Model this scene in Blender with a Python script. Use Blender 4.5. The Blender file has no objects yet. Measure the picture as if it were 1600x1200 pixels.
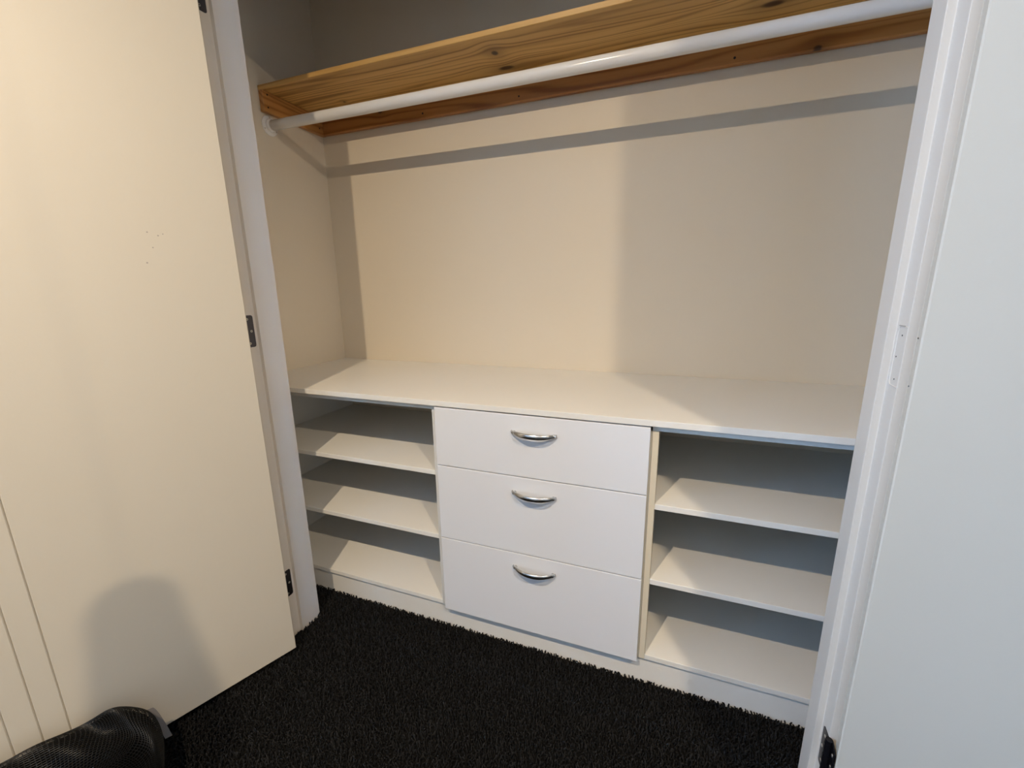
import bpy, bmesh, math, random
import numpy as np
from mathutils import Vector, Matrix

S = bpy.context.scene
COL = S.collection
random.seed(7)
rng = np.random.default_rng(11)

# ------------------------------------------------------------------ camera
cam_d = bpy.data.cameras.new('camera')
cam_d.sensor_width = 36.0
cam_d.lens = 661.88 / 1600 * 36.0
cam_d.clip_start = 0.02
cam = bpy.data.objects.new('camera', cam_d)
COL.objects.link(cam)
fwd = Vector((-0.34375817, 0.91230157, -0.22256721))
rgt = Vector((0.93679157, 0.34961494, -0.01381828))
upv = Vector((-0.06520639, 0.21324923, 0.97481942))
R = Matrix((rgt, upv, -fwd)).transposed().to_4x4()
cam.matrix_world = Matrix.Translation((0.63063619, -1.02783443, 1.09521763)) @ R
S.camera = cam

# ------------------------------------------------------------------ world, exposure
S.view_settings.view_transform = 'Standard'
S.view_settings.look = 'None'
S.view_settings.gamma = 1.0
S.view_settings.exposure = 0.0
S.view_settings.use_curve_mapping = False
W = bpy.data.worlds.new('overcast_evening_sky')
S.world = W
W.use_nodes = True
wbg = W.node_tree.nodes['Background']
wbg.inputs[0].default_value = (0.335, 0.575, 1.0, 1)
wbg.inputs[1].default_value = 64.0

LAMP_POWER = 39.5
LAMP_COLOR = (1.0, 0.80, 0.567)
LAMP_RADIUS = 0.017
LAMPS = [(0.08, -1.55), (1.60, -1.55)]
CEIL = 2.40

# ------------------------------------------------------------------ materials
def new_mat(name):
    m = bpy.data.materials.new(name)
    m.use_nodes = True
    nt = m.node_tree
    return m, nt, nt.nodes['Principled BSDF']

def painted(name, col, rough=0.5, bump=0.0, scale=60.0, var=0.02, spec=0.5):
    m, nt, b = new_mat(name)
    N, L = nt.nodes, nt.links
    tc = N.new('ShaderNodeTexCoord')
    n = N.new('ShaderNodeTexNoise')
    n.inputs['Scale'].default_value = 2.3
    n.inputs['Detail'].default_value = 4
    L.new(tc.outputs['Object'], n.inputs['Vector'])
    r = N.new('ShaderNodeValToRGB')
    r.color_ramp.elements[0].position = 0.3
    r.color_ramp.elements[1].position = 0.7
    r.color_ramp.elements[0].color = tuple(c * (1 - var) for c in col) + (1,)
    r.color_ramp.elements[1].color = tuple(min(1, c * (1 + var)) for c in col) + (1,)
    L.new(n.outputs['Fac'], r.inputs['Fac'])
    L.new(r.outputs['Color'], b.inputs['Base Color'])
    b.inputs['Roughness'].default_value = rough
    b.inputs['Specular IOR Level'].default_value = spec
    if bump:
        n2 = N.new('ShaderNodeTexNoise')
        n2.inputs['Scale'].default_value = scale
        n2.inputs['Detail'].default_value = 3
        L.new(tc.outputs['Object'], n2.inputs['Vector'])
        bp = N.new('ShaderNodeBump')
        bp.inputs['Strength'].default_value = bump
        bp.inputs['Distance'].default_value = 0.002
        L.new(n2.outputs['Fac'], bp.inputs['Height'])
        L.new(bp.outputs['Normal'], b.inputs['Normal'])
    return m

def metal(name, col, rough, metallic=1.0):
    m, nt, b = new_mat(name)
    N, L = nt.nodes, nt.links
    n = N.new('ShaderNodeTexNoise')
    n.inputs['Scale'].default_value = 120
    mr = N.new('ShaderNodeMapRange')
    mr.inputs['To Min'].default_value = rough * 0.85
    mr.inputs['To Max'].default_value = rough * 1.15
    L.new(n.outputs['Fac'], mr.inputs['Value'])
    L.new(mr.outputs['Result'], b.inputs['Roughness'])
    b.inputs['Base Color'].default_value = (*col, 1)
    b.inputs['Metallic'].default_value = metallic
    return m

def pine(name, axis='X', cols=((0.30, 0.150, 0.036), (0.60, 0.355, 0.115), (0.74, 0.47, 0.175)), knots=(), seed=0.0):
    """Pine with long grain along one object axis; knots are (x, y, rx, ry) on the board face, world axes of the object."""
    m, nt, b = new_mat(name)
    N, L = nt.nodes, nt.links
    tc = N.new('ShaderNodeTexCoord')
    sep = N.new('ShaderNodeSeparateXYZ')
    L.new(tc.outputs['Object'], sep.inputs[0])
    def math_(op, a, bb=None, clamp=False):
        n = N.new('ShaderNodeMath')
        n.operation = op
        n.use_clamp = clamp
        for i, v in enumerate((a, bb)):
            if v is None:
                continue
            if isinstance(v, (int, float)):
                n.inputs[i].default_value = v
            else:
                L.new(v, n.inputs[i])
        return n.outputs[0]
    if axis == 'X':
        al, ac, th = sep.outputs[0], sep.outputs[1], sep.outputs[2]
    else:
        al, ac, th = sep.outputs[1], sep.outputs[0], sep.outputs[2]
    face = math_('ADD', ac, math_('MULTIPLY', th, 0.9))
    dark = None
    warp = None
    for (kx, ky, rx, ry) in knots:
        dx = math_('DIVIDE', math_('SUBTRACT', al, kx), rx)
        dy = math_('DIVIDE', math_('SUBTRACT', face, ky), ry)
        d2 = math_('ADD', math_('MULTIPLY', dx, dx), math_('MULTIPLY', dy, dy))
        core = math_('SUBTRACT', 1.25, d2, clamp=True)
        ring = math_('MULTIPLY', math_('EXPONENT', math_('MULTIPLY', d2, -0.16)), 0.40)
        k = math_('MAXIMUM', math_('MULTIPLY', core, 0.95), ring)
        dark = k if dark is None else math_('MAXIMUM', dark, k)
        wv = math_('MULTIPLY', math_('MULTIPLY', dy, ry * 0.75), math_('EXPONENT', math_('MULTIPLY', d2, -0.07)))
        warp = wv if warp is None else math_('ADD', warp, wv)
    fc = face if warp is None else math_('SUBTRACT', face, warp)
    comb = N.new('ShaderNodeCombineXYZ')
    L.new(math_('MULTIPLY', al, 0.055), comb.inputs[0])
    L.new(fc, comb.inputs[1])
    comb.inputs[2].default_value = seed
    n1 = N.new('ShaderNodeTexNoise')
    n1.inputs['Scale'].default_value = 24
    n1.inputs['Detail'].default_value = 6
    n1.inputs['Roughness'].default_value = 0.62
    L.new(comb.outputs[0], n1.inputs['Vector'])
    n2 = N.new('ShaderNodeTexNoise')
    n2.inputs['Scale'].default_value = 9
    n2.inputs['Detail'].default_value = 2
    L.new(comb.outputs[0], n2.inputs['Vector'])
    ph = math_('ADD', math_('MULTIPLY', fc, 230.0), math_('MULTIPLY', n2.outputs['Fac'], 58.0))
    rings = math_('POWER', math_('ADD', math_('MULTIPLY', math_('SINE', ph), 0.5), 0.5), 3.0)
    val = math_('SUBTRACT', math_('ADD', math_('MULTIPLY', n1.outputs['Fac'], 0.9), 0.12), math_('MULTIPLY', rings, 0.30))
    rp = N.new('ShaderNodeValToRGB')
    e = rp.color_ramp.elements
    e[0].position, e[1].position = 0.22, 0.75
    e[0].color = (*cols[0], 1)
    e[1].color = (*cols[2], 1)
    mid = e.new(0.48)
    mid.color = (*cols[1], 1)
    L.new(val, rp.inputs['Fac'])
    out = rp.outputs['Color']
    if dark is not None:
        mx = N.new('ShaderNodeMix')
        mx.data_type = 'RGBA'
        L.new(dark, mx.inputs[0])
        L.new(out, mx.inputs[6])
        mx.inputs[7].default_value = (0.035, 0.012, 0.004, 1)
        out = mx.outputs[2]
    L.new(out, b.inputs['Base Color'])
    b.inputs['Roughness'].default_value = 0.36
    bp = N.new('ShaderNodeBump')
    bp.inputs['Strength'].default_value = 0.06
    bp.inputs['Distance'].default_value = 0.001
    L.new(val, bp.inputs['Height'])
    L.new(bp.outputs['Normal'], b.inputs['Normal'])
    return m

M = {}
M['wall'] = painted('cream_wall_paint', (0.725, 0.647, 0.520), 0.55, 0.10, 90, 0.01)
M['room_wall'] = painted('room_wall_paint', (0.50, 0.43, 0.34), 0.6, 0.1, 90)
M['ceiling'] = painted('white_ceiling_paint', (0.80, 0.79, 0.76), 0.7, 0.1, 90)
M['door'] = painted('satin_cream_door_paint', (0.67, 0.617, 0.515), 0.38, 0.05, 160, 0.012)
M['trim'] = painted('white_trim_paint', (0.70, 0.64, 0.555), 0.48, 0.05, 120, 0.012)
M['melamine'] = painted('white_melamine', (0.80, 0.785, 0.735), 0.33, 0.04, 300, 0.008)
M['front'] = painted('white_drawer_melamine', (0.765, 0.78, 0.805), 0.33, 0.03, 300, 0.008)
M['edge'] = painted('cream_edge_strip', (0.72, 0.66, 0.53), 0.4, 0, 60, 0.01)
M['rail'] = painted('white_rail_enamel', (0.80, 0.79, 0.77), 0.16, 0.03, 400, 0.01)
M['steel'] = metal('satin_nickel', (0.66, 0.65, 0.63), 0.24)
M['hinge'] = metal('dark_grey_hinge_steel', (0.075, 0.07, 0.075), 0.42, 0.5)
M['black_hinge'] = metal('black_hinge_steel', (0.018, 0.017, 0.02), 0.28, 0.6)
M['screw'] = metal('pale_screw_steel', (0.62, 0.58, 0.50), 0.35, 0.7)
M['hole'] = painted('dark_screw_hole', (0.012, 0.008, 0.006), 0.7)
M['mark'] = painted('scuff_and_shade_grey', (0.40, 0.36, 0.31), 0.6)
M['backing'] = painted('carpet_backing', (0.006, 0.006, 0.006), 0.95, 0, 60, 0.0, 0.1)
M['bag'] = painted('black_bag_cloth', (0.003, 0.003, 0.003), 0.95, 0.3, 200, 0.1, 0.05)
M['net'] = painted('black_nylon_net', (0.007, 0.0068, 0.0065), 0.42, 0, 60, 0.2, 0.35)
M['strap'] = painted('pale_grey_webbing', (0.36, 0.34, 0.33), 0.7, 0.3, 500, 0.05)
M['bezel'] = painted('white_lamp_bezel', (0.8, 0.8, 0.78), 0.4)

def carpet_mat():
    m, nt, b = new_mat('charcoal_carpet_yarn')
    N, L = nt.nodes, nt.links
    at = N.new('ShaderNodeAttribute')
    at.attribute_name = 'shade'
    rp = N.new('ShaderNodeValToRGB')
    rp.color_ramp.elements[0].color = (0.0043, 0.0043, 0.0044, 1)
    rp.color_ramp.elements[1].color = (0.0200, 0.0200, 0.0205, 1)
    L.new(at.outputs['Fac'], rp.inputs['Fac'])
    L.new(rp.outputs['Color'], b.inputs['Base Color'])
    b.inputs['Roughness'].default_value = 0.8
    b.inputs['Specular IOR Level'].default_value = 0.25
    return m
M['carpet'] = carpet_mat()

def glass_mat():
    m = bpy.data.materials.new('window_glass')
    m.use_nodes = True
    nt = m.node_tree
    nt.nodes.remove(nt.nodes['Principled BSDF'])
    t = nt.nodes.new('ShaderNodeBsdfTransparent')
    t.inputs[0].default_value = (0.95, 0.97, 0.97, 1)
    g = nt.nodes.new('ShaderNodeBsdfGlossy')
    g.inputs['Roughness'].default_value = 0.02
    f = nt.nodes.new('ShaderNodeFresnel')
    mx = nt.nodes.new('ShaderNodeMixShader')
    nt.links.new(f.outputs[0], mx.inputs[0])
    nt.links.new(t.outputs[0], mx.inputs[1])
    nt.links.new(g.outputs[0], mx.inputs[2])
    nt.links.new(mx.outputs[0], nt.nodes['Material Output'].inputs['Surface'])
    return m
M['glass'] = glass_mat()

def lamp_mat():
    m, nt, b = new_mat('lit_lamp_lens')
    b.inputs['Base Color'].default_value = (0.9, 0.85, 0.75, 1)
    b.inputs['Emission Color'].default_value = (*LAMP_COLOR, 1)
    b.inputs['Emission Strength'].default_value = 3.0
    return m
M['lens'] = lamp_mat()

# ------------------------------------------------------------------ mesh helpers
def add_box(bm, x0, x1, y0, y1, z0, z1, bevel=0.0, seg=1):
    vs = [bm.verts.new((x, y, z)) for z in (z0, z1) for y in (y0, y1) for x in (x0, x1)]
    fs = [(0, 2, 3, 1), (4, 5, 7, 6), (0, 1, 5, 4), (2, 6, 7, 3), (0, 4, 6, 2), (1, 3, 7, 5)]
    faces = [bm.faces.new([vs[i] for i in f]) for f in fs]
    if bevel:
        es = list({e for f in faces for e in f.edges})
        bmesh.ops.bevel(bm, geom=es, offset=bevel, segments=seg, profile=0.6, affect='EDGES')

def box(x0, x1, y0, y1, z0, z1, bevel=0.0, seg=1):
    bm = bmesh.new()
    add_box(bm, x0, x1, y0, y1, z0, z1, bevel, seg)
    return bm

def prism(poly, z0, z1, bevel=0.0):
    bm = bmesh.new()
    lo = [bm.verts.new((x, y, z0)) for x, y in poly]
    hi = [bm.verts.new((x, y, z1)) for x, y in poly]
    n = len(poly)
    bm.faces.new(lo[::-1])
    bm.faces.new(hi)
    vert_edges = []
    for i in range(n):
        f = bm.faces.new([lo[i], lo[(i + 1) % n], hi[(i + 1) % n], hi[i]])
    if bevel:
        es = [e for e in bm.edges if abs(e.verts[0].co.z - e.verts[1].co.z) > 1e-6]
        bmesh.ops.bevel(bm, geom=es, offset=bevel, segments=2, profile=0.6, affect='EDGES')
    bmesh.ops.recalc_face_normals(bm, faces=bm.faces[:])
    return bm

def add_disc(bm, c, n, r, h, seg=16, dome=0.0):
    """short cylinder with its base at c, axis n"""
    n = Vector(n).normalized()
    a = n.orthogonal().normalized()
    b = n.cross(a)
    c = Vector(c)
    rings = []
    levels = [(0, r), (h, r)] if not dome else [(0, r), (h * 0.5, r * 0.97), (h, r * 0.7)]
    for t, rr in levels:
        rings.append([bm.verts.new(c + n * t + (a * math.cos(2 * math.pi * i / seg) + b * math.sin(2 * math.pi * i / seg)) * rr) for i in range(seg)])
    for k in range(len(rings) - 1):
        for i in range(seg):
            bm.faces.new([rings[k][i], rings[k][(i + 1) % seg], rings[k + 1][(i + 1) % seg], rings[k + 1][i]])
    bm.faces.new(rings[-1])
    bm.faces.new(rings[0][::-1])

def add_tube(bm, pts, rad, seg=16, cap=True, flat=1.0, up=(0, 0, 1)):
    """swept tube; rad is a number or a list; flat squashes the section along the sideways axis"""
    pts = [Vector(p) for p in pts]
    rings = []
    for i, p in enumerate(pts):
        t = (pts[min(i + 1, len(pts) - 1)] - pts[max(i - 1, 0)]).normalized()
        s = t.cross(Vector(up)).normalized()
        v = s.cross(t).normalized()
        r = rad[i] if isinstance(rad, (list, tuple)) else rad
        rings.append([bm.verts.new(p + s * math.cos(2 * math.pi * k / seg) * r * flat + v * math.sin(2 * math.pi * k / seg) * r) for k in range(seg)])
    for i in range(len(rings) - 1):
        for k in range(seg):
            bm.faces.new([rings[i][k], rings[i][(k + 1) % seg], rings[i + 1][(k + 1) % seg], rings[i + 1][k]])
    if cap:
        bm.faces.new(rings[0][::-1])
        bm.faces.new(rings[-1])
    bmesh.ops.recalc_face_normals(bm, faces=bm.faces[:])

def obj(name, bm, mat, parent=None, smooth=False, loc=None):
    me = bpy.data.meshes.new(name)
    bm.to_mesh(me)
    bm.free()
    if smooth:
        me.polygons.foreach_set('use_smooth', [True] * len(me.polygons))
    me.materials.append(M[mat] if isinstance(mat, str) else mat)
    o = bpy.data.objects.new(name, me)
    COL.objects.link(o)
    if parent:
        o.parent = parent
    if loc:
        o.location = loc
    return o

def thing(name, label, cat, loc=(0, 0, 0), group=None):
    o = bpy.data.objects.new(name, None)
    o.empty_display_size = 0.05
    COL.objects.link(o)
    o.location = loc
    tag(o, label, cat, group)
    return o

def tag(o, label, cat, group=None, kind=None):
    o['label'] = label
    o['category'] = cat
    if group:
        o['group'] = group
    if kind:
        o['kind'] = kind
    return o

def struct(name, bm, mat, label, cat):
    return tag(obj(name, bm, mat), label, cat, None, 'structure')

# ------------------------------------------------------------------ key dimensions (metres)
XL, XR = -0.8138, 1.414          # closet side walls
YB = 0.5625                      # closet back wall
FLOOR = -0.012                   # carpet backing; the pile tips reach about z = 0
HEAD = 2.012
RX0, RX1, RY0 = -2.2, 2.6, -4.2  # the room in front of the closet
WF0, WF1 = -0.180, -0.085        # wall the opening is cut in

# ------------------------------------------------------------------ structure
struct('floor', box(RX0 - .1, RX1 + .1, RY0 - .1, YB + .1, FLOOR - .1, FLOOR), 'backing', 'black carpet backing over the whole floor', 'floor')
struct('ceiling', box(RX0 - .1, RX1 + .1, RY0 - .1, YB + .1, CEIL, CEIL + .1), 'ceiling', 'flat white ceiling above room and closet', 'ceiling')
struct('wall_back', box(XL - .1, XR + .1, YB, YB + .1, FLOOR, CEIL), 'wall', 'cream back wall inside the closet above the white top', 'wall')
struct('wall_left', box(XL - .1, XL, WF1, YB, FLOOR, CEIL), 'wall', 'cream left side wall inside the closet', 'wall')
struct('wall_right', box(XR, XR + .1, WF1, YB, FLOOR, CEIL), 'wall', 'right side wall inside the closet behind the jamb', 'wall')
bm = bmesh.new()
add_box(bm, RX0, -0.484, WF0, WF1, FLOOR, CEIL)
add_box(bm, 0.9955, RX1, WF0, WF1 - .027, FLOOR, CEIL)
add_box(bm, -0.484, 0.9955, WF0, WF1, HEAD + .02, CEIL)
struct('wall_front', bm, 'room_wall', 'room wall that the closet opening is cut into', 'wall')
WY0, WY1, WZ0, WZ1 = -3.9, -2.1, 0.85, 2.1
bm = bmesh.new()
add_box(bm, RX0 - .1, RX0, RY0, WY0, FLOOR, CEIL)
add_box(bm, RX0 - .1, RX0, WY1, WF1, FLOOR, CEIL)
add_box(bm, RX0 - .1, RX0, WY0, WY1, FLOOR, WZ0)
add_box(bm, RX0 - .1, RX0, WY0, WY1, WZ1, CEIL)
struct('wall_room_left', bm, 'room_wall', 'room wall with the window, left of the camera', 'wall')
struct('wall_room_right', box(RX1, RX1 + .1, RY0, WF0, FLOOR, CEIL), 'room_wall', 'room wall right of the camera', 'wall')
struct('wall_room_rear', box(RX0 - .1, RX1 + .1, RY0 - .1, RY0, FLOOR, CEIL), 'room_wall', 'room wall behind the camera', 'wall')
struct('wall_shadow_caster', box(1.176, RX1, -0.78, -0.69, FLOOR, CEIL), 'room_wall', 'added unseen wall right of the closet, casting the shadow edge inside it', 'wall')  # added out of view to block the right downlight and cast a shadow edge

# window in the room's left wall
win = bmesh.new()
fx0, fx1 = RX0 - .075, RX0 - .02
for (a, b_, c_, d_) in ((WY0, WY1, WZ0, WZ0 + .05), (WY0, WY1, WZ1 - .05, WZ1), (WY0, WY0 + .05, WZ0 + .05, WZ1 - .05), (WY1 - .05, WY1, WZ0 + .05, WZ1 - .05), ((WY0 + WY1) / 2 - .025, (WY0 + WY1) / 2 + .025, WZ0 + .05, WZ1 - .05)):
    add_box(win, fx0, fx1, a, b_, c_, d_, .003)
wo = struct('window_1', win, 'trim', 'white two-pane window in the room wall', 'window')
for k in range(2):
    y0 = WY0 + .05 if k == 0 else (WY0 + WY1) / 2 + .025
    y1 = (WY0 + WY1) / 2 - .025 if k == 0 else WY1 - .05
    obj('pane', box(RX0 - .052, RX0 - .046, y0, y1, WZ0 + .05, WZ1 - .05), 'glass', wo)
obj('window_sill', box(RX0 - .02, RX0 + .06, WY0 - .04, WY1 + .04, WZ0 - .03, WZ0 - .002, .004), 'trim', wo)

# portal that only guides sampling of the sky through the window
pl = bpy.data.lights.new('window_sky_portal', 'AREA')
pl.shape = 'RECTANGLE'
pl.size = WZ1 - WZ0
pl.size_y = WY1 - WY0
pl.cycles.is_portal = True
po = bpy.data.objects.new('window_sky_portal', pl)
COL.objects.link(po)
po.location = (RX0 - .09, (WY0 + WY1) / 2, (WZ0 + WZ1) / 2)
po.rotation_euler = (0, math.radians(-90), 0)

# jambs and architraves
ARC = -0.1935
struct('trim_1', prism([(-0.4523, -0.085), (-0.4523, -0.158), (-0.464, -0.158), (-0.464, ARC), (-0.484, ARC), (-0.484, -0.085)], FLOOR, HEAD, .0012), 'trim', 'white rebated door jamb on the left of the opening', 'door jamb')
jr = struct('trim_2', prism([(0.9635, -0.112), (0.9955, -0.112), (0.9955, ARC), (0.9755, ARC), (0.9755, -0.158), (0.9635, -0.158)], FLOOR, HEAD, .0012), 'trim', 'white rebated door jamb on the right with an empty hinge recess', 'door jamb')
struct('trim_3', box(-0.484, 0.9955, ARC, -0.085, HEAD, HEAD + .02, .001), 'trim', 'white head jamb above the closet opening', 'door jamb')
struct('trim_4', box(-0.548, -0.484, ARC, WF0, FLOOR, HEAD + .06, .003), 'trim', 'white architrave behind the left closet door', 'architrave')
struct('trim_5', box(0.9955, 1.062, ARC, WF0, FLOOR, HEAD + .06, .003), 'trim', 'white architrave behind the right closet door', 'architrave')

# ------------------------------------------------------------------ closet doors
DZ0, DZ1, DW, DT = 0.012, 1.996, 0.715, 0.035
def door(name, corner, direction, label, mirror):
    """corner = hinge-side vertical edge of the face seen; local x runs along the door, local y out of that face (mirror flips)"""
    d = Vector((direction[0], direction[1], 0)).normalized()
    s = -1.0 if mirror else 1.0
    core = box(0.0, DW, -DT + .0035, -.0035, 0, DZ1 - DZ0, .001) if not mirror else box(0.0, DW, .0035, DT - .0035, 0, DZ1 - DZ0, .001)
    o = struct(name, core, 'door', label, 'door')
    ang = math.atan2(d.y, d.x)
    o.location = (corner[0], corner[1], DZ0)
    o.rotation_euler = (0, 0, ang)
    cuts = [0.0, 0.470, 0.5105, 0.5515, 0.592, 0.633, DW]
    for a, b_ in zip(cuts[:-1], cuts[1:]):
        x0 = a + (0.0006 if a > 0 else 0)
        x1 = b_ - (0.0006 if b_ < DW else 0)
        for face in (0, 1):
            y0, y1 = (-.0035, 0.0) if face == 0 else (-DT, -DT + .0035)
            if mirror:
                y0, y1 = -y1, -y0
            obj('board', box(x0, x1, y0, y1, 0, DZ1 - DZ0, .0018), 'door', o)
    return o
# visible face normal of left door = (0.931,-0.366): with local x along (-0.366,-0.931) local +y is (0.931,-0.366)
door_l = door('door_1', (-0.397, -0.235), (-0.366, -0.931), 'cream closet door on the left, swung open, with narrow grooved boards', False)
door_r = door('door_2', (0.977, -0.2345), (0.974, -0.225), 'plain cream closet door folded back on the right', True)

# scuff marks on the left door
for u, z, r in ((.167, 1.224, .0016), (.149, 1.218, .0016), (.140, 1.222, .0013), (.162, 1.192, .0014), (.177, 1.159, .0018)):
    bm = bmesh.new()
    add_disc(bm, (u, 0.0, z - DZ0), (0, 1, 0), r, .0003, 8)
    obj('scuff', bm, 'mark', door_l)

def rounded_leaf(y_in, y_out, z0, z1, x0, x1, r=0.006):
    """plate on a face at x; rounded corners on the y_in side"""
    sg = 1 if y_in > y_out else -1
    pts = [(y_out, z0)]
    for k in range(5):
        a = -math.pi / 2 + k * math.pi / 8
        pts.append((y_in - sg * r + sg * r * math.cos(a), z0 + r + r * math.sin(a)))
    for k in range(5):
        a = k * math.pi / 8
        pts.append((y_in - sg * r + sg * r * math.cos(a), z1 - r + r * math.sin(a)))
    pts.append((y_out, z1))
    bm = bmesh.new()
    A = [bm.verts.new((x0, y, z)) for y, z in pts]
    B = [bm.verts.new((x1, y, z)) for y, z in pts]
    n = len(pts)
    bm.faces.new(A)
    bm.faces.new(B[::-1])
    for i in range(n):
        bm.faces.new([A[i], B[i], B[(i + 1) % n], A[(i + 1) % n]])
    bmesh.ops.recalc_face_normals(bm, faces=bm.faces[:])
    return bm

def keep_world(o, parent):
    o.parent = parent
    o.matrix_parent_inverse = parent_matrix(parent).inverted()

def parent_matrix(p):
    return Matrix.Translation(p.location) @ p.rotation_euler.to_matrix().to_4x4()

def hinge_left(z0, z1, mat):
    bm = rounded_leaf(-0.1655, -0.1945, z0, z1, -0.4642, -0.4632)
    add_tube(bm, [(-0.4585, -0.2005, z0 + (z1 - z0) * t) for t in (0, .33, .66, 1)], 0.0055, 12, True, 1.0, (1, 0, 0))
    o = obj('hinge', bm, mat)
    keep_world(o, door_l)
    for t, y in ((.12, -.183), (.5, -.1745), (.88, -.183)):
        b2 = bmesh.new()
        add_disc(b2, (-0.4633, y, z0 + (z1 - z0) * t), (1, 0, 0), .0032, .0006, 12)
        s_ = obj('screw', b2, 'screw')
        s_.parent = o
        b2 = bmesh.new()
        add_disc(b2, (-0.4628, y, z0 + (z1 - z0) * t), (1, 0, 0), .0014, .0003, 8)
        h_ = obj('screw_slot', b2, 'hole')
        h_.parent = o
hinge_left(1.745, 1.834, 'hinge')
hinge_left(0.942, 1.030, 'hinge')
hinge_left(0.138, 0.229, 'black_hinge')

# empty, painted hinge recess in the right jamb (raised rim and pilot holes)
def rim(pts, parent, r=.0014):
    bm = bmesh.new()
    add_tube(bm, pts, r, 6, True, 1.0, (1, 0, 0))
    o = obj('recess_rim', bm, 'trim', parent)
    return o
xf = 0.9755
rim([(xf, -.192, .929), (xf, -.170, .930), (xf, -.1655, .936), (xf, -.1655, 1.018), (xf, -.169, 1.025), (xf, -.192, 1.026)], jr, .0011)
for y, z in ((-.180, 1.012), (-.173, .977), (-.180, .941)):
    bm = bmesh.new()
    add_disc(bm, (xf, y, z), (-1, 0, 0), .0013, .0004, 8)
    obj('pilot_hole', bm, 'hole', jr)
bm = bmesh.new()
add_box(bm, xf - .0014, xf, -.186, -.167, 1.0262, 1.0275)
obj('painted_recess_shade', bm, 'mark', jr)  # solid grey strip, colour stands for the shade along the recess top

# black bottom hinge of the right door, opened nearly flat
bm = rounded_leaf(-0.168, -0.1945, 0.131, 0.2198, 0.9742, 0.9757, .005)
add_tube(bm, [(0.9745, -0.199, 0.131 + .0888 * t) for t in (0, .2, .4, .6, .8, 1)], 0.0062, 14, True, 1.0, (1, 0, 0))
for k in range(3):
    add_tube(bm, [(0.9745, -0.199, 0.137 + .0295 * k + dz) for dz in (0, .0145)], 0.0070, 14, True, 1.0, (1, 0, 0))
lv = [(0.9808, -0.199), (0.9758, -0.229), (0.9743, -0.229), (0.9793, -0.199)]
lo_ = [bm.verts.new((x, y, 0.131)) for x, y in lv]
hi_ = [bm.verts.new((x, y, 0.2198)) for x, y in lv]
bm.faces.new(lo_)
bm.faces.new(hi_[::-1])
for k in range(4):
    bm.faces.new([lo_[k], hi_[k], hi_[(k + 1) % 4], lo_[(k + 1) % 4]])
bmesh.ops.recalc_face_normals(bm, faces=bm.faces[:])
hr = obj('hinge', bm, 'black_hinge')
keep_world(hr, door_r)
for y, z, x in ((-.181, .206, .9742), (-.175, .1754, .9742), (-.181, .145, .9742), (-.217, .203, .9763), (-.217, .1754, .9763), (-.217, .148, .9763)):
    b2 = bmesh.new()
    add_disc(b2, (x, y, z), (-1, 0, 0), .0034, .0008, 12, .3)
    s_ = obj('screw', b2, 'screw')
    s_.parent = hr
# screws left in the right door's edge recess
for z in (1.012, .938):
    b2 = bmesh.new()
    add_disc(b2, (0.9795, -0.219, z), (-.985, .17, 0), .0012, .0008, 8)
    s_ = obj('pilot_hole', b2, 'hole')
    keep_world(s_, door_r)

# ------------------------------------------------------------------ built-in cabinets
H1, H0 = 0.779, 0.763           # worktop
SF = 0.018                      # front of carcass edges
SH = [0.552, 0.333, 0.092]      # shelf tops
TK = 0.0155
ct = obj('worktop', box(XL + .0005, XR - .0005, 0.0, YB - .0005, H0, H1, .0012, 2), 'melamine')
tag(ct, 'long white melamine worktop running across the closet above the drawers', 'worktop')

def open_unit(x0, x1, label, side_x):
    t = thing('shelf_unit', label, 'shelf unit', ((x0 + x1) / 2, .29, FLOOR), 'open shelf units under the worktop')
    ox, oy, oz = t.location
    def p(name, x0_, x1_, y0, y1, z0, z1, mat='melamine', bev=.0008):
        bm_ = box(x0_ - ox, x1_ - ox, y0 - oy, y1 - oy, z0 - oz, z1 - oz, bev)
        return obj(name, bm_, mat, t)
    p('side_panel', x0, x0 + .016, SF, YB - .002, SH[2] - TK, H0 - .0005 - .0155, 'edge' if side_x == 'left' else 'melamine')
    p('side_panel', x1 - .016, x1, SF, YB - .002, SH[2] - TK, H0 - .0005 - .0155)
    p('top_rail', x0, x1, SF - .001, YB - .002, H0 - .016, H0 - .0002)
    for z in SH:
        p('shelf', x0 + .0162, x1 - .0162, SF, YB - .002, z - TK, z)
    return t
open_unit(XL + .001, -0.0035, 'open white shelf unit of three shelves left of the drawers', 'right')
open_unit(0.6040, XR - .001, 'open white shelf unit of three shelves right of the drawers', 'left')

du = thing('drawer_unit', 'white chest of three drawers with bow handles under the worktop', 'drawer unit', (0.3, .28, FLOOR))
du.location = (0.3, 0.28, FLOOR)
def dp(name, bm, mat, parent=du, smooth=False):
    o = obj(name, bm, mat, parent, smooth)
    return o
def handle_bm(zc):
    """bow handle, flat arc standing out from the drawer front"""
    bm = bmesh.new()
    pts, rad = [], []
    n = 28
    for i in range(n + 1):
        t = -1 + 2 * i / n
        x = 0.3036 + 0.0632 * t
        y = -0.0015 - 0.027 * (1 - abs(t) ** 2.2)
        pts.append((x, y, zc))
        rad.append(0.0074 - 0.0024 * abs(t) ** 3)
    add_tube(bm, pts, rad, 14, True, 0.55)
    for s in (-1, 1):
        add_disc(bm, (0.3036 + s * 0.056, 0.0, zc), (0, -1, 0), .0042, .010, 14)
    return bm
gaps = 0.0013
for xa, xb in ((-0.0034, -0.0001), (0.6001, 0.6039)):
    bm = box(xa, xb, SF + .001, YB - .002, SH[2] - TK, H0 - .0165)
    bmesh.ops.translate(bm, verts=bm.verts[:], vec=(-0.3, -.28, -FLOOR))
    dp('side_panel', bm, 'edge')
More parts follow.
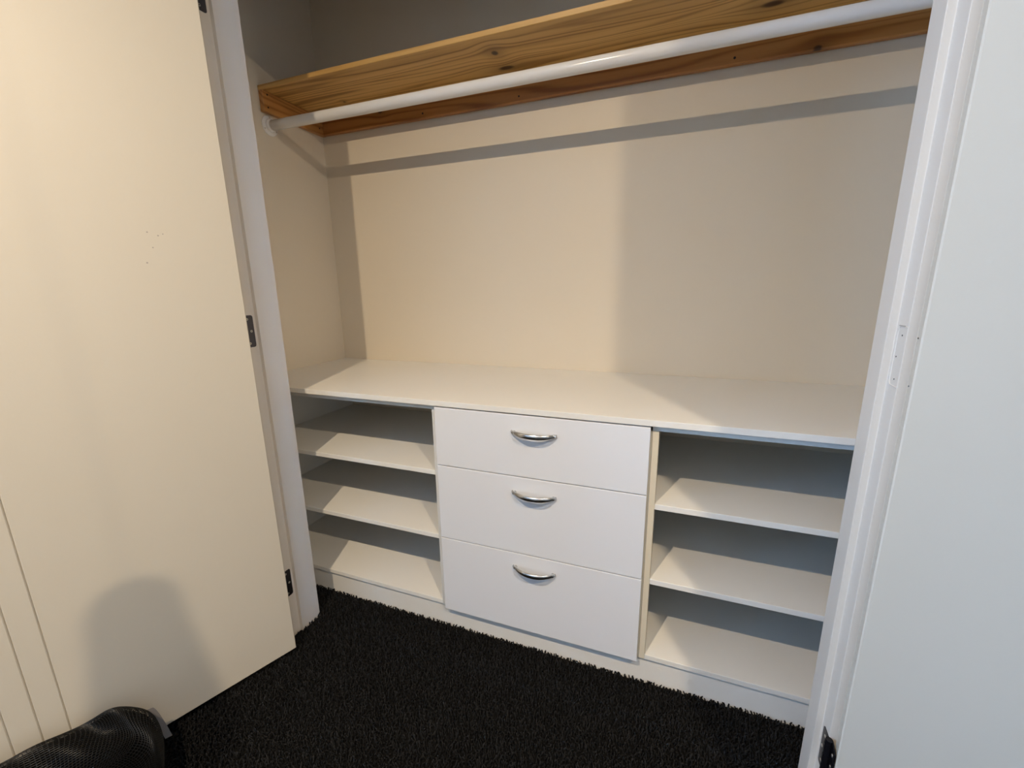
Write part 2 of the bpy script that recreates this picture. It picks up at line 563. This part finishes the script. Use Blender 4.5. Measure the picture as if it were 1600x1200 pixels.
for z1_, z0_, hz in ((0.7605, 0.5801, .7115), (0.5801, 0.3385, .533), (0.3385, 0.0771, .294)):
    bm = bmesh.new()
    add_box(bm, 0.0, 0.600, 0.0, 0.016, z0_ + gaps, z1_ - gaps, .0015, 2)
    add_box(bm, 0.02, 0.58, 0.0162, 0.50, z0_ + .02, z1_ - .05)
    bmesh.ops.translate(bm, verts=bm.verts[:], vec=(-0.3, -.28, -FLOOR))
    dr = dp('drawer', bm, 'front')
    hb = handle_bm(hz)
    bmesh.ops.translate(hb, verts=hb.verts[:], vec=(-0.3, -.28, -FLOOR))
    hd = obj('handle', hb, 'steel', dr, True)
    hd['label'] = 'satin silver bow handle'

kb = obj('kickboard', box(XL + .001, XR - .001, 0.0265, 0.0425, FLOOR, SH[2] - TK - .0045, .0008), 'melamine')
tag(kb, 'low white kickboard along the carpet below shelves and drawers', 'kickboard')
for q in ((-0.085), (0.66)):
    bm = bmesh.new()
    add_disc(bm, (q, 0.0265, 0.045), (0, -1, 0), .006, .0006, 16)
    obj('screw_cap', bm, 'melamine', kb)

# ------------------------------------------------------------------ timber shelf
SZ0, SZ1, SY = 1.797, 1.812, 0.262
BZ = 1.7275
knots = [(0.0674, 0.3572 + .9 * SZ0, .013, .016), (0.068, 0.4545 + .9 * SZ0, .033, .015), (0.822, 0.410 + .9 * SZ0, .034, .017), (-0.60, .46 + .9 * SZ0, .006, .006)]
M['pine_board'] = pine('oiled_pine_board', 'X', knots=knots, seed=1.3)
M['pine_back'] = pine('oiled_pine_batten', 'X', cols=((0.24, 0.085, 0.018), (0.40, 0.165, 0.042), (0.50, 0.24, 0.07)), knots=[(0.961, .5425 + .9 * 1.731, .013, .007), (-0.50, .5425 + .9 * 1.775, .012, .006)], seed=4.1)
M['pine_side'] = pine('oiled_pine_side_batten', 'Y', cols=((0.34, 0.14, 0.035), (0.50, 0.24, 0.07), (0.58, 0.31, 0.10)), seed=7.7)
ws = thing('timber_shelf', 'oiled pine shelf with knots on battens high in the closet', 'shelf', (0.3, .41, 0))
ws.location = (0, 0, 0)
obj('shelf_board', box(XL + .001, XR - .001, SY, YB - .001, SZ0, SZ1, .0012), 'pine_board', ws)
obj('batten', box(XL + .021, XR - .021, YB - .021, YB - .001, BZ, SZ0 - .0003, .003), 'pine_back', ws)
obj('batten', box(XL + .001, XL + .0205, SY + .001, YB - .001, BZ, SZ0 - .0003, .0015), 'pine_side', ws)
obj('batten', box(XR - .0205, XR - .001, SY + .001, YB - .001, BZ, SZ0 - .0003, .0015), 'pine_side', ws)
for c_, n_, r_ in (((XL + .0205, .2825, 1.786), (1, 0, 0), .0032), ((XL + .0205, .2807, 1.744), (1, 0, 0), .0032), ((XL + .0205, .525, 1.750), (1, 0, 0), .003),
               ((-.308, YB - .021, 1.744), (0, -1, 0), .0036), ((.08, YB - .021, 1.744), (0, -1, 0), .003), ((.7532, YB - .021, 1.7436), (0, -1, 0), .0036)):
    bm = bmesh.new()
    add_disc(bm, c_, n_, r_, .0005, 12)
    obj('screw', bm, 'hole', ws)

# hanging rail
RY, RZ = 0.295, 1.690
hr_ = thing('hanging_rail', 'white round hanging rail below the timber shelf', 'clothes rail')
bm = bmesh.new()
def sag(x):
    t = (x - XL) / (XR - XL)
    return -0.002 * 4 * t * (1 - t)
add_tube(bm, [(XL + .004 + (XR - XL - .008) * i / 24, RY, RZ + sag(XL + (XR - XL) * i / 24)) for i in range(25)], 0.0175, 32)
obj('tube', bm, 'rail', hr_, True)
for s, x in ((1, XL), (-1, XR)):
    bm = bmesh.new()
    add_disc(bm, (x + s * .0005, RY, RZ), (s, 0, 0), .034, .004, 32, .5)
    add_disc(bm, (x + s * .004, RY, RZ), (s, 0, 0), .0225, .016, 32, .2)
    f_ = obj('flange', bm, 'rail', hr_)
    for k in range(3):
        a = math.radians(90 + 120 * k)
        b2 = bmesh.new()
        add_disc(b2, (x + s * .0035, RY + .0275 * math.cos(a), RZ + .0275 * math.sin(a)), (s, 0, 0), .0028, .0014, 10)
        obj('screw', b2, 'screw', f_)

# ------------------------------------------------------------------ lamps
for i, (x, y) in enumerate(LAMPS):
    dl = thing('downlight', ['round recessed ceiling downlight in front of the left half of the closet', 'round recessed ceiling downlight to the right of the camera'][i], 'lamp', (x, y, CEIL), 'ceiling downlights')
    bm = bmesh.new()
    prof = [(.030, -.001), (.048, -.004), (.050, -.001), (.050, .0), (.030, .0)]
    seg = 32
    rr = [[bm.verts.new((r * math.cos(2 * math.pi * k / seg), r * math.sin(2 * math.pi * k / seg), z)) for k in range(seg)] for r, z in prof]
    for a in range(len(prof)):
        b_ = (a + 1) % len(prof)
        for k in range(seg):
            bm.faces.new([rr[a][k], rr[a][(k + 1) % seg], rr[b_][(k + 1) % seg], rr[b_][k]])
    bmesh.ops.recalc_face_normals(bm, faces=bm.faces[:])
    obj('bezel', bm, 'bezel', dl)
    bm = bmesh.new()
    add_disc(bm, (0, 0, -.0003), (0, 0, -1), .030, .0012, 32)
    obj('lens', bm, 'lens', dl)
    ld = bpy.data.lights.new('downlight_glow', 'AREA')
    ld.shape = 'DISK'
    ld.size = 2 * LAMP_RADIUS
    ld.energy = LAMP_POWER
    ld.color = LAMP_COLOR
    lo = bpy.data.objects.new('downlight_glow', ld)
    COL.objects.link(lo)
    lo.parent = dl
    lo.location = (0, 0, -.012)

# ------------------------------------------------------------------ carpet pile (uncountable: one object)
BAG = (-0.397 - 0.366 * 0.545 + 0.931 * 0.118, -0.235 - 0.931 * 0.545 - 0.366 * 0.118)
def carpet():
    pitch = 0.0056
    regions = [(-1.0, 1.4, -0.95, 0.027)]
    P = []
    for x0, x1, y0, y1 in regions:
        gx = np.arange(x0, x1, pitch)
        gy = np.arange(y0, y1, pitch)
        X, Y = np.meshgrid(gx, gy)
        P.append(np.stack([X.ravel(), Y.ravel()], 1))
    P = np.concatenate(P)
    P += rng.uniform(-.6, .6, P.shape) * pitch
    P[:, 1] = np.minimum(P[:, 1], 0.0235)
    wallm = (P[:, 1] > -0.205) & ((P[:, 0] < -0.45) | (P[:, 0] > 0.96)) & (P[:, 1] < -0.08)
    P = P[~wallm]
    n = len(P)
    clump = np.sin(P[:, 0] * 61 + 3 * np.sin(P[:, 1] * 37)) * np.sin(P[:, 1] * 71 + 2 * np.sin(P[:, 0] * 43))
    h = rng.uniform(.010, .0155, n) + .0012 * clump
    ang = rng.uniform(0, 2 * np.pi, n)
    lean = rng.uniform(.002, .0085, n)
    r0 = rng.uniform(.0018, .0028, n)
    bu = np.abs((P[:, 0] - BAG[0]) * -0.366 + (P[:, 1] - BAG[1]) * -0.931) / .226
    bw = np.abs((P[:, 0] - BAG[0]) * .931 + (P[:, 1] - BAG[1]) * -0.366) / .122
    inside = bu ** 3.4 + bw ** 3.4 < 1.0
    h = np.where(inside, .004, h)
    # 3 rings of 3 verts + tip
    V = np.zeros((n, 10, 3), np.float32)
    a0 = rng.uniform(0, 2 * np.pi, n)
    for k, (t, rs) in enumerate(((0, .8), (.55, 1.0), (.88, .85))):
        cx = P[:, 0] + np.cos(ang) * lean * t ** 1.6
        cy = P[:, 1] + np.sin(ang) * lean * t ** 1.6
        for j in range(3):
            aa = a0 + j * 2 * np.pi / 3 + t * 1.4
            V[:, k * 3 + j, 0] = cx + np.cos(aa) * r0 * rs
            V[:, k * 3 + j, 1] = cy + np.sin(aa) * r0 * rs
            V[:, k * 3 + j, 2] = FLOOR + h * t
    V[:, 9, 0] = P[:, 0] + np.cos(ang) * lean
    V[:, 9, 1] = P[:, 1] + np.sin(ang) * lean
    V[:, 9, 2] = FLOOR + h
    V[:, :, 1] = np.minimum(V[:, :, 1], 0.0260)
    tri = []
    for k in range(2):
        for j in range(3):
            a, b_ = k * 3 + j, k * 3 + (j + 1) % 3
            tri += [(a, b_, b_ + 3), (a, b_ + 3, a + 3)]
    for j in range(3):
        tri.append((6 + j, 6 + (j + 1) % 3, 9))
    tri = np.array(tri, np.int32)
    F = (tri[None] + (np.arange(n, dtype=np.int32) * 10)[:, None, None]).reshape(-1)
    me = bpy.data.meshes.new('carpet_pile')
    me.vertices.add(n * 10)
    me.vertices.foreach_set('co', V.reshape(-1))
    nt = n * len(tri)
    me.loops.add(nt * 3)
    me.loops.foreach_set('vertex_index', F)
    me.polygons.add(nt)
    me.polygons.foreach_set('loop_start', np.arange(0, nt * 3, 3, dtype=np.int32))
    me.update(calc_edges=True)
    at = me.attributes.new('shade', 'FLOAT', 'POINT')
    sh = np.repeat(rng.uniform(0, 1, n).astype(np.float32) ** 1.8, 10)
    at.data.foreach_set('value', sh)
    me.materials.append(M['carpet'])
    o = bpy.data.objects.new('carpet_pile', me)
    COL.objects.link(o)
    tag(o, 'shaggy charcoal black carpet pile across the floor', 'carpet', None, 'stuff')
carpet()

# ------------------------------------------------------------------ black mesh bag against the left door
def bag():
    d = Vector((-0.366, -0.931, 0)).normalized()
    nrm = Vector((0.931, -0.366, 0))
    org = Vector((-0.397, -0.235, 0.0)) + d * 0.545 + nrm * 0.118
    t = thing('mesh_bag', 'black net laundry bag slumped on the carpet against the left door', 'bag', (org.x, org.y, 0.0))
    def surf(off, nx, ny, nz):
        """slumped rounded block built on a box grid: u along the door, w away from it"""
        bm = bmesh.new()
        key = {}
        def vert(ix, iy, iz):
            if (ix, iy, iz) in key:
                return key[(ix, iy, iz)]
            p = (2 * ix / nx - 1, 2 * iy / ny - 1, 2 * iz / nz - 1)
            k = 3.4
            nr = (abs(p[0]) ** k + abs(p[1]) ** k + abs(p[2]) ** k) ** (1 / k)
            uu, ww, zz = p[0] / nr * 0.205, p[1] / nr * 0.105, p[2] / nr
            z = 0.096 + zz * 0.096
            fold = 0.009 * math.sin(uu * 31 + 1.2) * math.sin(ww * 25 + zz * 3.0) + 0.005 * math.sin(uu * 63 + ww * 40 + 0.5)
            z += fold * (0.4 + 0.6 * max(zz, 0)) + max(zz, 0) * 0.07 * max(uu, -0.15)
            if zz > 0:
                z += 0.016 * math.exp(-((uu + 0.150) / 0.030) ** 2) * zz
            v = bm.verts.new((uu + 0.5 * fold, ww + 0.6 * fold, max(z, 0.0075)))
            key[(ix, iy, iz)] = v
            return v
        for a in range(nx):
            for b_ in range(ny):
                for c_ in (0, nz):
                    bm.faces.new([vert(a, b_, c_), vert(a + 1, b_, c_), vert(a + 1, b_ + 1, c_), vert(a, b_ + 1, c_)])
            for b_ in range(nz):
                for c_ in (0, ny):
                    bm.faces.new([vert(a, c_, b_), vert(a + 1, c_, b_), vert(a + 1, c_, b_ + 1), vert(a, c_, b_ + 1)])
        for a in range(ny):
            for b_ in range(nz):
                for c_ in (0, nx):
                    bm.faces.new([vert(c_, a, b_), vert(c_, a + 1, b_), vert(c_, a + 1, b_ + 1), vert(c_, a, b_ + 1)])
        bmesh.ops.recalc_face_normals(bm, faces=bm.faces[:])
        bm.normal_update()
        if off:
            for v in bm.verts:
                v.co += v.normal * off
        # local -> door frame
        for v in bm.verts:
            p = d * v.co.x + nrm * v.co.y
            v.co = Vector((p.x, p.y, v.co.z + (0.0)))
        return bm
    obj('bag_body', surf(-0.006, 40, 22, 20), 'bag', t, True)
    net = surf(0.0010, 60, 32, 30)
    no = obj('netting', net, 'net', t)
    no['label'] = 'glossy black diamond netting'
    wf = no.modifiers.new('net_strands', 'WIREFRAME')
    wf.thickness = 0.0015
    wf.use_replace = True
    # pale webbing strip at the end next to the door
    bm = bmesh.new()
    prev = None
    for i in range(15):
        s = i / 14
        uc = -0.200 - 0.022 * s ** 0.7
        z = 0.112 * (1 - s) + 0.0065
        ww = -0.080 - 0.006 * s
        hw = 0.007
        ring = []
        for du_, dw_ in ((-hw, 0), (hw, 0), (hw, .0016), (-hw, .0016)):
            q_ = d * (uc + du_) + nrm * (ww + dw_)
            ring.append(bm.verts.new((q_.x, q_.y, z + 0.15 * du_)))
        if prev:
            for k in range(4):
                bm.faces.new([prev[k], prev[(k + 1) % 4], ring[(k + 1) % 4], ring[k]])
        else:
            bm.faces.new(ring)
        prev = ring
    bm.faces.new(prev[::-1])
    bmesh.ops.recalc_face_normals(bm, faces=bm.faces[:])
    so = obj('strap', bm, 'strap', t)
    so['label'] = 'pale grey webbing strip'
bag()

# ------------------------------------------------------------------ added bell shape, unseen behind the camera, only to shade the left door
def shadow_bell():
    x, y, zt, zb = 0.708, -1.124, 1.540, 1.345
    t = thing('added_shadow_bell', 'small added bell shape hanging unseen behind the camera to shade the left door', 'shadow caster', (x, y, CEIL))
    bm = bmesh.new()
    prof = [(.006, zt + .004), (.033, zt + .002), (.037, zt - .004), (.041, zt - .05), (.050, zt - .11), (.062, zb), (.059, zb), (.047, zt - .11), (.038, zt - .05), (.033, zt - .006)]
    seg = 32
    rr = [[bm.verts.new((r * math.cos(2 * math.pi * k / seg), r * math.sin(2 * math.pi * k / seg), z - CEIL)) for k in range(seg)] for r, z in prof]
    for a in range(len(prof) - 1):
        for k in range(seg):
            bm.faces.new([rr[a][k], rr[a][(k + 1) % seg], rr[a + 1][(k + 1) % seg], rr[a + 1][k]])
    bm.faces.new(rr[0])
    bm.faces.new(rr[-1][::-1])
    bmesh.ops.recalc_face_normals(bm, faces=bm.faces[:])
    obj('blocker_bell', bm, 'bezel', t, True)
    bm = bmesh.new()
    add_tube(bm, [(0, 0, zt + .01 - CEIL), (0, 0, -.4), (0, 0, -.01)], .0011, 8, True, 1.0, (0, 1, 0))
    obj('cord', bm, 'bezel', t)
    bm = bmesh.new()
    add_disc(bm, (0, 0, 0), (0, 0, -1), .04, .018, 24, .4)
    obj('blocker_mount', bm, 'bezel', t)
shadow_bell()
